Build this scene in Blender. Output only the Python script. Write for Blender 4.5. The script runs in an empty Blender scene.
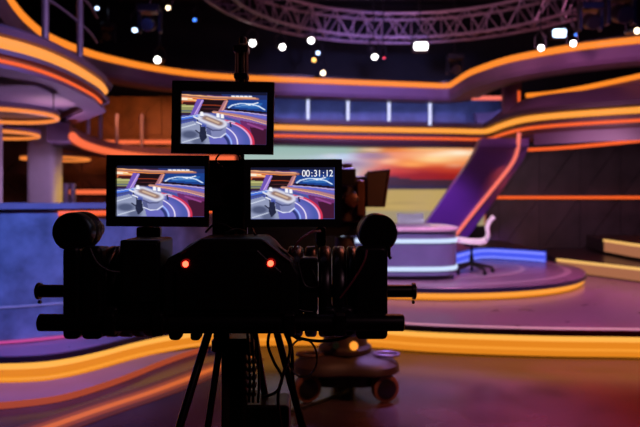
import bpy, bmesh, math, random
from mathutils import Vector, Matrix
random.seed(7)
PI = math.pi
scn = bpy.context.scene
COL = scn.collection

# ---------------------------------------------------------------- measured camera
F, H, HY = 622.0, 1.45, 200.0          # focal length in px, eye height, horizon row


def U(px, py, z):                       # point of the picture that lies at height z
    Y = F * (H - z) / (py - HY)
    return ((px - 320) / F * Y, Y)


def P(px, py, Y):                       # point of the picture that lies at depth Y
    return Vector(((px - 320) / F * Y, Y, H - (py - HY) / F * Y))


def lin(r, g, b):
    f = lambda c: (c / 255 / 12.92) if c / 255 <= 0.04045 else ((c / 255 + 0.055) / 1.055) ** 2.4
    return (f(r), f(g), f(b))


# ---------------------------------------------------------------- materials
def mat(name, rgb, rough=0.5, metal=0.0, var=0.0, scale=6.0, bump=0.0, spec=0.5, rvar=0.0, stretch=None):
    m = bpy.data.materials.new(name)
    m.use_nodes = True
    nt = m.node_tree
    b = nt.nodes['Principled BSDF']
    c = lin(*rgb)
    b.inputs['Base Color'].default_value = (*c, 1)
    b.inputs['Roughness'].default_value = rough
    b.inputs['Metallic'].default_value = metal
    b.inputs['Specular IOR Level'].default_value = spec
    if var or bump or rvar:
        tc = nt.nodes.new('ShaderNodeTexCoord')
        mp = nt.nodes.new('ShaderNodeMapping')
        nz = nt.nodes.new('ShaderNodeTexNoise')
        nz.inputs['Scale'].default_value = scale
        nz.inputs['Detail'].default_value = 6
        if stretch:
            mp.inputs['Scale'].default_value = stretch
        nt.links.new(tc.outputs['Object'], mp.inputs['Vector'])
        nt.links.new(mp.outputs['Vector'], nz.inputs['Vector'])
        if var:
            cr = nt.nodes.new('ShaderNodeValToRGB')
            cr.color_ramp.elements[0].position = 0.3
            cr.color_ramp.elements[1].position = 0.72
            cr.color_ramp.elements[0].color = (*[x * (1 - var) for x in c], 1)
            cr.color_ramp.elements[1].color = (*[min(1, x * (1 + var)) for x in c], 1)
            nt.links.new(nz.outputs['Fac'], cr.inputs['Fac'])
            nt.links.new(cr.outputs['Color'], b.inputs['Base Color'])
        if rvar:
            mr = nt.nodes.new('ShaderNodeMapRange')
            mr.inputs['To Min'].default_value = max(0.02, rough - rvar)
            mr.inputs['To Max'].default_value = rough + rvar
            nt.links.new(nz.outputs['Fac'], mr.inputs['Value'])
            nt.links.new(mr.outputs['Result'], b.inputs['Roughness'])
        if bump:
            bp = nt.nodes.new('ShaderNodeBump')
            bp.inputs['Strength'].default_value = bump
            bp.inputs['Distance'].default_value = 0.01
            nt.links.new(nz.outputs['Fac'], bp.inputs['Height'])
            nt.links.new(bp.outputs['Normal'], b.inputs['Normal'])
    return m


def glow(name, rgb, s=1.0):
    m = bpy.data.materials.new(name)
    m.use_nodes = True
    b = m.node_tree.nodes['Principled BSDF']
    b.inputs['Base Color'].default_value = (0.02, 0.02, 0.02, 1)
    b.inputs['Emission Color'].default_value = (*lin(*rgb), 1)
    b.inputs['Emission Strength'].default_value = s
    return m


def picture_mat(name, s):
    m = bpy.data.materials.new(name)
    m.use_nodes = True
    nt = m.node_tree
    b = nt.nodes['Principled BSDF']
    b.inputs['Base Color'].default_value = (0.01, 0.01, 0.01, 1)
    b.inputs['Roughness'].default_value = 0.3
    a = nt.nodes.new('ShaderNodeVertexColor')
    a.layer_name = 'picture'
    nt.links.new(a.outputs['Color'], b.inputs['Emission Color'])
    b.inputs['Emission Strength'].default_value = s
    return m


M = dict(
    floor=mat('studio_floor', (64, 50, 54), 0.22, var=0.35, scale=2.6, bump=0.05, rvar=0.07, spec=0.16),
    stage=mat('stage_laminate', (120, 100, 122), 0.3, var=0.15, scale=3, rvar=0.08),
    tread=mat('tread_laminate', (110, 80, 110), 0.35, var=0.15, scale=3),
    lip=mat('dark_nosing', (34, 24, 36), 0.3, var=0.1),
    fascia=mat('lilac_fascia_paint', (120, 92, 120), 0.62, var=0.08, scale=2),
    fasciad=mat('dark_fascia_paint', (74, 52, 62), 0.5, var=0.08, scale=2),
    pillar=mat('pillar_paint', (132, 92, 160), 0.4, var=0.08, scale=1.5),
    wall=mat('black_drape', (16, 14, 17), 0.8, var=0.3),
    ceil=mat('black_ceiling', (11, 10, 12), 0.9, var=0.3),
    panel=mat('dark_stone_panel', (84, 72, 78), 0.5, var=0.35, scale=2.0, bump=0.2),
    opanel=mat('brown_stone_panel', (128, 88, 58), 0.55, var=0.45, scale=2.2, bump=0.2),
    blue=mat('blue_wall_paint', (92, 98, 130), 0.5, var=0.3, scale=3),
    concrete=mat('blue_grey_concrete', (124, 128, 158), 0.55, var=0.5, scale=4.5, bump=0.15),
    cap=mat('counter_cap', (140, 128, 156), 0.3, var=0.1),
    white=mat('white_gloss_plastic', (225, 220, 226), 0.3, var=0.03),
    plaster=mat('pale_plaster', (200, 186, 200), 0.6, var=0.06),
    inlay=mat('pale_inlay', (160, 146, 158), 0.3, var=0.06),
    tire=mat('brown_rubber_tyre', (120, 74, 50), 0.6, var=0.1),
    soffit=mat('soffit_paint', (118, 100, 124), 0.6, var=0.06),
    desk=mat('desk_laminate', (112, 118, 158), 0.35, var=0.1, scale=5),
    desktop=mat('desk_top', (205, 192, 205), 0.25, var=0.05),
    blk=mat('black_anodised', (20, 18, 20), 0.35, var=0.2, scale=20),
    blk2=mat('black_painted_steel', (18, 17, 19), 0.3, var=0.2, scale=14),
    rub=mat('black_rubber', (14, 13, 14), 0.6, var=0.2, scale=30),
    shiny=mat('dark_ribbed_metal', (70, 62, 60), 0.35, 0.8, var=0.2, scale=12),
    plastic=mat('black_plastic', (10, 10, 11), 0.5, var=0.15, scale=25),
    truss=mat('aluminium_truss', (150, 128, 140), 0.4, 0.5, var=0.15),
    post=mat('purple_grey_steel', (124, 108, 134), 0.4, 0.3, var=0.1),
    brown=mat('warm_dark_casing', (50, 32, 26), 0.55, var=0.2, scale=9),
    brown2=mat('warm_dark_metal', (96, 62, 48), 0.35, 0.4, var=0.2, scale=9),
    cable=mat('black_cable_sheath', (16, 14, 16), 0.45, var=0.2, scale=40),
    cableg=mat('grey_cable_sheath', (120, 112, 116), 0.4, var=0.1, scale=40),
    cablep=mat('pink_cable_sheath', (150, 70, 84), 0.45, var=0.1, scale=40),
    led_top=glow('led_amber', (255, 138, 38), 1.05),
    led_mid=glow('led_yellow_amber', (255, 160, 58), 1.05),
    led_thin=glow('led_red_orange', (255, 98, 38), 1.0),
    led_riser=glow('led_riser_diffuser', (244, 142, 34), 0.85),
    led_hot=glow('led_riser_tube', (255, 178, 76), 1.05),
    led_near=glow('led_near_amber', (255, 158, 68), 1.05),
    glow_cove=glow('cove_glow', (168, 84, 70), 0.55),
    led_red=glow('led_coral', (255, 110, 66), 1.0),
    led_pink=glow('led_pink', (255, 120, 104), 1.0),
    led_base=glow('led_magenta_base', (210, 70, 150), 0.8),
    led_pale=glow('led_pale_pink', (235, 160, 185), 0.8),
    led_white=glow('led_cool_white', (205, 225, 255), 1.05),
    led_post=glow('led_lavender_white', (208, 212, 250), 1.35),
    led_blue=glow('led_blue', (70, 88, 240), 1.0),
    led_blueh=glow('led_blue_tube', (130, 140, 255), 1.1),
    led_step=glow('led_pale_amber', (255, 196, 110), 1.0),
    led_stepf=glow('led_dim_amber', (205, 130, 92), 0.6),
    led_ring=glow('led_ring_amber', (255, 140, 62), 0.95),
    tally=glow('tally_red', (255, 60, 40), 9.0),
    tallyhalo=glow('tally_halo_ring', (150, 8, 6), 0.5),
    amber=glow('amber_lamp', (255, 150, 50), 1.3),
    lw=glow('lens_white', (255, 250, 245), 9),
    lb=glow('lens_ice_blue', (190, 215, 255), 5),
    lblue=glow('lens_blue', (70, 130, 255), 3),
    lteal=glow('lens_teal', (130, 230, 255), 3),
    lwarm=glow('lens_warm', (255, 225, 185), 6),
    lyel=glow('lens_yellow', (255, 190, 90), 4),
    lred=glow('lens_red', (255, 40, 40), 3),
    dimred=glow('dim_standby_red', (200, 20, 30), 0.8),
    led_low=glow('led_riser_low_tube', (252, 158, 50), 0.95),
    glow_band=glow('glow_band_core', (222, 104, 32), 0.85),
    glow_band_soft=glow('glow_band_edge', (170, 70, 26), 0.6),
    glow_band_dim=glow('glow_band_outer', (110, 40, 20), 0.45),
    glow_tread=glow('glow_tread_edge', (205, 84, 44), 0.6),
    text=glow('timecode_white', (250, 250, 255), 1.0),
    screen=picture_mat('screen_picture', 1.0),
    wallpic=picture_mat('video_wall_picture', 1.0),
)

# ---------------------------------------------------------------- object helpers
ORG = {}


def tag(o, label, cat, group=None, kind=None):
    o['label'] = label
    o['category'] = cat
    if group:
        o['group'] = group
    if kind:
        o['kind'] = kind
    return o


def thing(name, loc, label, cat, group=None):
    o = bpy.data.objects.new(name, None)
    COL.objects.link(o)
    o.location = loc
    o.empty_display_size = 0.1
    ORG[o.name] = Vector(loc)
    return tag(o, label, cat, group)


class B:
    def __init__(s):
        s.v, s.f = [], []

    def add(s, vs, fs):
        n = len(s.v)
        s.v += [Vector(v) for v in vs]
        s.f += [[i + n for i in f] for f in fs]
        return s

    def box(s, c, d, rot=None):
        c = Vector(c)
        vs = []
        for z in (-1, 1):
            for x, y in ((-1, -1), (1, -1), (1, 1), (-1, 1)):
                w = Vector((x * d[0] / 2, y * d[1] / 2, z * d[2] / 2))
                if rot:
                    w = rot @ w
                vs.append(c + w)
        return s.add(vs, [[3, 2, 1, 0], [4, 5, 6, 7], [0, 1, 5, 4], [1, 2, 6, 5], [2, 3, 7, 6], [3, 0, 4, 7]])

    def rbox(s, c, d, r=0.01, seg=3, axis='y'):
        """box with rounded outline, extruded along axis"""
        o = []
        a, b = {'y': (0, 2), 'z': (0, 1), 'x': (1, 2)}[axis]
        w, h = d[a] / 2, d[b] / 2
        for cx, cy, a0 in ((w - r, h - r, 0), (-w + r, h - r, PI / 2), (-w + r, -h + r, PI), (w - r, -h + r, 1.5 * PI)):
            for k in range(seg + 1):
                t = a0 + PI / 2 * k / seg
                o.append((cx + r * math.cos(t), cy + r * math.sin(t)))
        t = {'y': 1, 'z': 2, 'x': 0}[axis]
        r2 = min(r * 0.5, d[t] * 0.25)
        lay = []
        for off, k in ((-d[t] / 2, r2), (-d[t] / 2 + r2, 0), (d[t] / 2 - r2, 0), (d[t] / 2, r2)):
            l = []
            for p in o:
                q = [0, 0, 0]
                q[a] = p[0] * (1 - k / max(w, 1e-6)) + c[a]
                q[b] = p[1] * (1 - k / max(h, 1e-6)) + c[b]
                q[t] = off + c[t]
                l.append(q)
            lay.append(l)
        return s.loft(lay, caps=True)

    def loft(s, rings, caps=True, closed=True):
        n = len(rings[0])
        vs = [p for r in rings for p in r]
        fs = []
        for i in range(len(rings) - 1):
            for j in range(n if closed else n - 1):
                k = (j + 1) % n
                fs.append([i * n + j, i * n + k, (i + 1) * n + k, (i + 1) * n + j])
        if caps:
            fs.append(list(range(n))[::-1])
            fs.append([(len(rings) - 1) * n + j for j in range(n)])
        return s.add(vs, fs)

    def tube(s, pts, r, seg=8, closed=False):
        pts = [Vector(p) for p in pts]
        n = len(pts)
        rs = r if isinstance(r, (list, tuple)) else [r] * n
        rings = []
        up = None
        for i, p in enumerate(pts):
            if closed:
                t = pts[(i + 1) % n] - pts[i - 1]
            else:
                t = pts[min(i + 1, n - 1)] - pts[max(i - 1, 0)]
            t.normalize()
            if up is None:
                up = Vector((0, 0, 1)) if abs(t.z) < 0.9 else Vector((1, 0, 0))
            a = t.cross(up)
            if a.length < 1e-4:
                a = t.cross(Vector((0, 1, 0.1)))
            a.normalize()
            b = a.cross(t).normalized()
            up = b
            rings.append([p + rs[i] * (math.cos(2 * PI * k / seg) * a + math.sin(2 * PI * k / seg) * b) for k in range(seg)])
        if closed:
            rings.append(rings[0])
        return s.loft(rings, caps=not closed)

    def lathe(s, p0, axis, prof, seg=24):
        """prof: list of (distance along axis, radius)"""
        p0, ax = Vector(p0), Vector(axis).normalized()
        a = ax.cross(Vector((0, 0, 1)) if abs(ax.z) < 0.9 else Vector((1, 0, 0))).normalized()
        b = ax.cross(a)
        rings = [[p0 + ax * t + r * (math.cos(2 * PI * k / seg) * a + math.sin(2 * PI * k / seg) * b) for k in range(seg)] for t, r in prof]
        return s.loft(rings)

    def disc(s, p0, axis, r, t=0.004, seg=20):
        return s.lathe(p0, axis, [(0, r), (t, r)], seg)

    def prism(s, outline, z0, z1):
        n = len(outline)
        return s.add([(x, y, z0) for x, y in outline] + [(x, y, z1) for x, y in outline],
                     [list(range(n))[::-1], [n + i for i in range(n)]] + [[i, (i + 1) % n, n + (i + 1) % n, n + i] for i in range(n)])

    def prismy(s, outline, y0, y1):
        """outline in (x, z), extruded along y"""
        n = len(outline)
        return s.add([(x, y0, z) for x, z in outline] + [(x, y1, z) for x, z in outline],
                     [list(range(n)), [n + i for i in range(n)][::-1]] + [[i, n + i, n + (i + 1) % n, (i + 1) % n] for i in range(n)])

    def sweep(s, path, prof, closed=False, caps=True):
        """path: plan points; prof: closed polygon of (offset to the right of travel, z)"""
        n = len(path)
        rings = []
        for i in range(n):
            a = path[i - 1] if closed else path[max(i - 1, 0)]
            b = path[(i + 1) % n] if closed else path[min(i + 1, n - 1)]
            t = Vector((b[0] - a[0], b[1] - a[1])).normalized()
            nx, ny = t.y, -t.x
            rings.append([(path[i][0] + nx * o, path[i][1] + ny * o, z) for o, z in prof])
        if closed:
            rings.append(rings[0])
        return s.loft(rings, caps=caps and not closed)

    def build(s, name, m, parent=None, smooth=False, bevel=0.0, base=True):
        me = bpy.data.meshes.new(name)
        if parent is not None:
            o0 = ORG[parent.name]
        else:
            xs = [v.x for v in s.v]; ys = [v.y for v in s.v]; zs = [v.z for v in s.v]
            o0 = Vector(((min(xs) + max(xs)) / 2, (min(ys) + max(ys)) / 2, min(zs)))
        me.from_pydata([v - o0 for v in s.v], [], s.f)
        me.update()
        bm = bmesh.new(); bm.from_mesh(me)
        bmesh.ops.recalc_face_normals(bm, faces=bm.faces)
        bm.to_mesh(me); bm.free()
        me.materials.append(m)
        ob = bpy.data.objects.new(name, me)
        COL.objects.link(ob)
        if parent is not None:
            ob.parent = parent
        else:
            ob.location = o0
        ORG[ob.name] = o0
        if smooth:
            for p in me.polygons:
                p.use_smooth = True
            try:
                me.set_sharp_from_angle(angle=math.radians(40))
            except Exception:
                pass
        if bevel:
            md = ob.modifiers.new('bevel', 'BEVEL')
            md.width = bevel; md.segments = 2; md.limit_method = 'ANGLE'
        return ob


def struct(name, b, m):
    o = b.build(name, m)
    o['kind'] = 'structure'
    return o


def smoothp(pts, k=8, closed=False):
    """Catmull-Rom through plan points"""
    out = []
    n = len(pts)
    for i in range(n if closed else n - 1):
        g = (lambda j: pts[j % n]) if closed else (lambda j: pts[min(max(j, 0), n - 1)])
        p0, p1, p2, p3 = g(i - 1), g(i), g(i + 1), g(i + 2)
        for s_ in range(k):
            t = s_ / k
            out.append(tuple(0.5 * ((2 * p1[d]) + (-p0[d] + p2[d]) * t + (2 * p0[d] - 5 * p1[d] + 4 * p2[d] - p3[d]) * t * t
                                    + (-p0[d] + 3 * p1[d] - 3 * p2[d] + p3[d]) * t ** 3) for d in range(len(p1))))
    if not closed:
        out.append(tuple(pts[-1]))
    return out


def offset(path, o):
    res = []
    n = len(path)
    for i in range(n):
        a, b = path[max(i - 1, 0)], path[min(i + 1, n - 1)]
        t = Vector((b[0] - a[0], b[1] - a[1])).normalized()
        res.append((path[i][0] + t.y * o, path[i][1] - t.x * o))
    return res


def circ(r, seg=10, o=0.0, z=0.0, sy=1.0):
    return [(o + r * math.cos(2 * PI * k / seg), z + r * sy * math.sin(2 * PI * k / seg)) for k in range(seg)]


def rect(o0, o1, z0, z1):
    return [(o0, z0), (o1, z0), (o1, z1), (o0, z1)]


def copy_tree(o, parent=None):
    c = o.copy()
    COL.objects.link(c)
    if parent is not None:
        c.parent = parent
    for ch in [x for x in KIDS.get(o.name, [])]:
        copy_tree(ch, c)
    return c


KIDS = {}


def index_kids():
    KIDS.clear()
    for o in COL.objects:
        if o.parent:
            KIDS.setdefault(o.parent.name, []).append(o)


# ---------------------------------------------------------------- painted pictures (what the screens show)
class Pic:
    def __init__(s, w, h, bg):
        s.w, s.h = w, h
        s.vs = 1.0
        s.p = [list(bg) for _ in range(w * h)]

    def each(s, fn):
        for j in range(s.h):
            for i in range(s.w):
                u, v = i / (s.w - 1), j / (s.h - 1) * s.vs
                r = fn(u, v)
                if r:
                    a, c = r
                    q = s.p[j * s.w + i]
                    for k in range(3):
                        q[k] += (c[k] - q[k]) * a

    def poly(s, pts, c, a=1.0):
        n = len(pts)

        def fn(u, v):
            ins = False
            for i in range(n):
                x0, y0 = pts[i]; x1, y1 = pts[i - 1]
                if (y0 > v) != (y1 > v) and u < (x1 - x0) * (v - y0) / (y1 - y0) + x0:
                    ins = not ins
            return (a, c) if ins else None
        s.each(fn)

    def ell(s, cx, cy, rx, ry, c, a=1.0, rot=0.0, soft=0.08, ring=None, cut=None):
        cs, sn = math.cos(rot), math.sin(rot)

        def fn(u, v):
            if cut and not cut(u, v):
                return None
            x, y = u - cx, v - cy
            X, Y = (x * cs + y * sn) / rx, (-x * sn + y * cs) / ry
            d = math.hypot(X, Y)
            if ring:
                k = 1 - abs(d - 1) / ring
                return (a * min(1, k * 2), c) if k > 0 else None
            if d > 1:
                return None
            return (a * min(1, (1 - d) / soft), c)
        s.each(fn)

    def line(s, pts, w, c, a=1.0):
        def fn(u, v):
            best = 9
            for (x0, y0), (x1, y1) in zip(pts, pts[1:]):
                dx, dy = x1 - x0, y1 - y0
                t = max(0, min(1, ((u - x0) * dx + (v - y0) * dy) / (dx * dx + dy * dy)))
                best = min(best, math.hypot(u - x0 - t * dx, v - y0 - t * dy))
            return (a * min(1, 2 * (1 - best / w)), c) if best < w else None
        s.each(fn)


def picture_mesh(b, pic, p00, ex, ey):
    """grid from top-left p00, ex to the right, ey downwards"""
    p00, ex, ey = Vector(p00), Vector(ex), Vector(ey)
    vs = [p00 + ex * (i / (pic.w - 1)) + ey * (j / (pic.h - 1)) for j in range(pic.h) for i in range(pic.w)]
    fs = [[j * pic.w + i, (j + 1) * pic.w + i, (j + 1) * pic.w + i + 1, j * pic.w + i + 1] for j in range(pic.h - 1) for i in range(pic.w - 1)]
    b.add(vs, fs)


def paint(ob, pic):
    at = ob.data.color_attributes.new('picture', 'FLOAT_COLOR', 'POINT')
    for i, c in enumerate(pic.p):
        at.data[i].color = (*lin(*[max(0, min(255, x)) for x in c]), 1)


def studio_picture(be=.88):
    p = Pic(136, 84, (74, 84, 160))
    # back of the set
    p.poly([(0, 0), (1, 0), (1, .4), (.4, .4), (0, .46)], (52, 34, 62))
    p.poly([(0, 0), (1, 0), (1, .055), (0, .045)], (20, 22, 46))
    p.poly([(.46, .045), (1, .05), (1, .15), (.5, .11)], (34, 48, 104))
    for x in ((.6, .65, .7, .75, .8) if be > .7 else ()):
        p.line([(x - .012, .078), (x + .012, .08)], .016, (236, 240, 255))
    p.poly([(0, .1), (.21, .12), (.19, .25), (0, .24)], (190, 96, 60))
    p.line([(.0, .14), (.1, .145)], .035, (255, 240, 214))
    p.line([(.08, .15), (.17, .17)], .02, (255, 196, 120))
    p.poly([(.02, .2), (.19, .2), (.18, .26), (0, .25)], (64, 22, 26))
    p.poly([(0, .25), (.17, .26), (.13, .4), (0, .4)], (150, 150, 98))
    p.line([(0, .28), (.14, .285)], .016, (196, 192, 126))
    p.line([(0, .37), (.12, .37)], .02, (96, 108, 112))
    p.line([(0, .085), (.4, .115), (be, .125)], .03, (176, 116, 98))
    p.line([(0, .06), (.4, .093), (be - .02, .105)], .011, (255, 190, 130))
    p.line([(0, .105), (.25, .135), (.53, .15)], .009, (255, 150, 66))
    p.line([(.3, .075), (.56, .09)], .008, (120, 84, 150))
    p.poly([(.25, .15), (.52, .165), (.46, .37), (.21, .4)], (30, 16, 22))
    p.line([(.24, .25), (.49, .262)], .009, (170, 64, 34))
    p.line([(.23, .32), (.47, .33)], .006, (84, 40, 44))
    p.poly([(.18, .14), (.26, .15), (.185, .44), (.1, .45)], (112, 84, 180))
    p.poly([(.235, .15), (.26, .15), (.185, .44), (.16, .44)], (158, 128, 216))
    p.line([(.24, .16), (.15, .44)], .006, (226, 190, 240))
    p.poly([(.495, .17), (.545, .16), (.485, .39), (.43, .37)], (176, 116, 128))
    p.line([(.53, .17), (.47, .38)], .008, (230, 170, 150))
    p.poly([(.55, .15), (1, .135), (1, .37), (.52, .31)], (28, 64, 140))
    p.poly([(.7, .2), (.95, .2), (.9, .31), (.62, .29)], (44, 100, 176))
    p.poly([(.52, .305), (1, .37), (1, .41), (.52, .335)], (30, 18, 36))
    p.line([(.55, .295), (.59, .25), (.68, .215), (.8, .22), (.9, .26), (.97, .325)], .014, (214, 232, 255))
    p.line([(.62, .27), (.75, .25), (.86, .255)], .008, (130, 170, 220))
    p.line([(.74, .215), (.79, .238), (.85, .215), (.89, .195)], .012, (240, 246, 255))
    # sweeping ledges
    p.poly([(.36, .4), (.5, .345), (1, .41), (1, .66), (.72, .56)], (118, 96, 170))
    p.line([(.46, .37), (.72, .41), (1, .48)], .02, (96, 104, 206))
    p.line([(.5, .355), (.76, .385), (1, .435)], .009, (206, 190, 230))
    p.line([(.38, .38), (.6, .425), (.8, .48), (1, .56)], .026, (184, 128, 122))
    p.line([(.36, .39), (.6, .45), (.8, .51), (1, .6)], .009, (250, 186, 130))
    p.line([(.56, .46), (.78, .54), (1, .65)], .018, (140, 92, 160))
    p.line([(0, .52), (.16, .47), (.26, .43)], .026, (70, 116, 226))
    p.line([(0, .5), (.16, .455), (.24, .43)], .008, (200, 220, 255))
    p.line([(0, .57), (.2, .5)], .010, (60, 70, 120))
    p.poly([(.68, .53), (1, .63), (1, 1), (.78, 1)], (110, 44, 104))
    p.poly([(.8, .66), (1, .7), (1, 1), (.86, 1)], (66, 24, 50))
    p.line([(.78, .6), (.95, .7)], .02, (150, 70, 140))
    # round platform
    p.ell(.42, .97, .43, .45, (78, 90, 172), soft=.03)
    p.ell(.42, .97, .425, .44, (214, 52, 84), ring=.045, cut=lambda u, v: u > .5)
    p.ell(.42, .97, .40, .415, (244, 170, 212), ring=.035, cut=lambda u, v: u > .42)
    p.ell(.46, .93, .3, .34, (104, 104, 190), soft=.3)
    p.ell(.36, .98, .30, .36, (238, 226, 250), ring=.035, cut=lambda u, v: u > .4)
    p.ell(.34, 1.0, .25, .3, (150, 180, 255), ring=.05, cut=lambda u, v: u > .36)
    p.ell(.34, 1.02, .22, .27, (46, 56, 116), ring=.1, cut=lambda u, v: u > .36)
    p.poly([(0, .62), (.14, .56), (.3, .72), (.34, 1), (0, 1)], (146, 154, 186))
    p.ell(.1, .82, .13, .1, (72, 80, 112), .9, soft=.5)
    p.ell(.2, .95, .1, .1, (84, 92, 126), .8, soft=.5)
    p.line([(0, .7), (.16, .62)], .014, (204, 212, 232))
    p.line([(.02, .97), (.2, .88)], .014, (210, 218, 236), .8)
    p.poly([(.22, .68), (.28, .66), (.3, .88), (.24, .97), (.21, .84)], (34, 38, 64))
    p.line([(.17, .74), (.25, .84)], .012, (40, 44, 70))
    # desk
    p.poly([(.29, .62), (.52, .58), (.525, .78), (.48, .86), (.4, .885), (.33, .86), (.3, .8)], (128, 134, 180))
    p.poly([(.29, .7), (.34, .72), (.36, .87), (.32, .85), (.3, .8)], (88, 94, 142))
    p.line([(.3, .68), (.37, .735), (.46, .725), (.52, .66)], .016, (74, 78, 120))
    p.line([(.305, .82), (.38, .875), (.46, .865), (.52, .79)], .012, (224, 228, 250))
    p.line([(.275, .5), (.45, .61)], .12, (196, 198, 222))
    p.line([(.275, .495), (.45, .605)], .098, (246, 246, 253))
    p.line([(.275, .495), (.45, .605)], .072, (178, 172, 192))
    p.line([(.285, .5), (.445, .6)], .05, (150, 120, 112))
    p.line([(.3, .505), (.43, .59)], .022, (206, 176, 152))
    for x, y in ((.235, .42), (.425, .445), (.475, .46)):
        p.line([(x, y - .02), (x + .004, y + .035)], .026, (250, 250, 255))
        p.line([(x - .012, y + .05), (x + .014, y + .05)], .012, (120, 120, 160))
    for x, y in ((.165, .5), (.2, .6)):
        p.line([(x - .02, y - .02), (x + .03, y + .02)], .016, (236, 238, 248))
        p.line([(x + .02, y + .03), (x + .03, y + .09)], .008, (40, 42, 60))
    p.line([(.52, .57), (.58, .555), (.62, .58)], .014, (196, 196, 224))
    p.line([(.57, .58), (.58, .66)], .012, (44, 44, 78))
    return p


def sunset_picture():
    p = Pic(90, 60, (150, 188, 184))
    p.vs = 1.24

    def base(u, v):
        g = lambda a, b, t: tuple(a[k] + (b[k] - a[k]) * max(0, min(1, t)) for k in range(3))
        c = g((142, 178, 172), (196, 206, 200), v / .5)
        c = g(c, (226, 150, 100), (u - .42) / .22 - .2)
        n = 0.5 + .5 * math.sin(u * 23 + v * 9) * math.sin(u * 7 - v * 21)
        d = math.hypot((u - .84) / .3, (v - .2) / .2)
        hot = g((255, 216, 160), (230, 92, 30), d)
        c = g(c, hot, (u - .5) * 5)
        c = g(c, (255, 225, 190), (n - .7) * 2 * max(0, min(1, (u - .35) * 6)))
        if v > .33:
            c = g(c, (150, 26, 24), (v - .33) / .14 * max(0, min(1, (u - .5) * 6)))
        return 1, c
    p.each(base)
    for (x, y, rx, ry, c, a) in ((.5, .33, .1, .09, (138, 110, 118), .8), (.42, .42, .12, .1, (110, 96, 106), .7), (.58, .22, .08, .06, (168, 120, 110), .7),
                                (.56, .2, .09, .08, (120, 92, 92), .7), (.7, .3, .1, .08, (246, 150, 60), .7), (.78, .1, .14, .04, (255, 200, 140), .7),
                                (.9, .16, .1, .06, (255, 240, 210), .95), (.8, .26, .09, .06, (255, 214, 140), .85), (.72, .34, .08, .05, (255, 170, 80), .8), (.66, .44, .1, .06, (216, 64, 30), .6), (.88, .42, .12, .08, (196, 60, 30), .6)):
        p.ell(x, y, rx, ry, c, a, soft=.8)
    p.poly([(.45, .55), (.6, .5), (.75, .56), (.88, .55), (1, .6), (1, .72), (0, .72), (0, .6)], (58, 34, 46))
    p.poly([(.0, .62), (1, .64), (1, .72), (0, .72)], (44, 34, 58))
    p.poly([(0, .71), (1, .71), (1, 1.3), (0, 1.3)], (186, 158, 92))
    for k in range(16):
        x, y = random.random(), .73 + .4 * random.random()
        p.ell(x, y, .12, .02, random.choice([(214, 184, 112), (150, 126, 80), (204, 170, 96)]), .5, soft=.8)
    p.poly([(0, 1.02), (1, 1.02), (1, 1.3), (0, 1.3)], (150, 140, 120), .7)
    return p


# ================================================================ ROOM SHELL
struct('floor', B().box((0, 6.3, -0.05), (17, 16.6, 0.1)), M['floor'])
struct('ceiling', B().box((0, 6.3, 6.05), (17, 16.6, 0.1)), M['ceil'])
struct('wall_back', B().box((0, 14.55, 3.0), (17, 0.1, 6.0)), M['wall'])
struct('wall_left', B().box((-8.45, 6.3, 3.0), (0.1, 16.4, 6.0)), M['wall'])
struct('wall_right', B().box((8.45, 6.3, 3.0), (0.1, 16.4, 6.0)), M['wall'])
struct('wall_front', B().box((0, -1.95, 3.0), (17, 0.1, 6.0)), M['wall'])


def panel_wall(x0, x1, z0, z1, Y, cw, ch, flip=False, d=0.03):
    b = B().box(((x0 + x1) / 2, Y + 0.05, (z0 + z1) / 2), (x1 - x0, 0.06, z1 - z0))
    nx, nz = max(1, round((x1 - x0) / cw)), max(1, round((z1 - z0) / ch))
    dx, dz = (x1 - x0) / nx, (z1 - z0) / nz
    for i in range(nx):
        for j in range(nz):
            a, c = x0 + i * dx, z0 + j * dz
            q = [(a, c), (a + dx, c), (a + dx, c + dz), (a, c + dz)]
            k = (i + j) % 2 if flip else 0
            tris = ([q[0], q[1], q[2]], [q[0], q[2], q[3]]) if k == 0 else ([q[0], q[1], q[3]], [q[1], q[2], q[3]])
            for n_, t in enumerate(tris):
                cx, cz = sum(p[0] for p in t) / 3, sum(p[1] for p in t) / 3
                g = 0.94
                b.prismy([(cx + (p[0] - cx) * g, cz + (p[1] - cz) * g) for p in t], Y - d + (0.02 if n_ else 0), Y + 0.03)
    return b


# dark panelled wall right of the leaning pillar, brown one at left, blue one behind the gallery
struct('wall_back_right', panel_wall(3.0, 8.3, 0.3, 2.7, 13.55, 0.92, 1.2), M['panel'])
struct('wall_back_left', panel_wall(-6.6, -1.6, 0.3, 3.6, 12.9, 0.8, 0.8, True), M['opanel'])
gb = B().box((1.2, 13.8, 3.2), (6.2, 0.06, 1.0))
for k in range(9):
    gb.box((-1.5 + k * 0.68, 13.76, 3.2), (0.03, 0.05, 1.0))
struct('wall_gallery', gb, M['blue'])

# ================================================================ STAGE
edge_px = [(-110, 357), (-50, 361), (0, 362), (40, 360.5), (70, 356.5), (100, 350), (135, 341), (170, 334), (215, 328.5), (260, 326),
           (320, 325.5), (370, 327), (420, 330.5), (480, 333), (560, 335), (640, 336), (720, 338.5), (900, 346)]
edge = smoothp([U(x, y, 0.22) for x, y in edge_px], 6)
low = thing('stage_platform', (0.6, 8.5, 0), 'wide low stage with glowing amber edge sweeping across the whole floor', 'stage')
poly = offset(edge, -0.12) + [(8.3, 5.0), (8.3, 13.4), (-8.3, 13.4), (-8.3, 4.9)]
B().prism(poly, 0.0, 0.22).build('base', M['lip'], low)
poly = offset(edge, 0.02) + [(8.3, 5.0), (8.3, 13.4), (-8.3, 13.4), (-8.3, 4.9)]
B().prism(poly, 0.222, 0.27).build('deck', M['stage'], low)
B().sweep(edge, rect(0.022, 0.03, 0.215, 0.262)).build('nosing', M['lip'], low)
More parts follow.
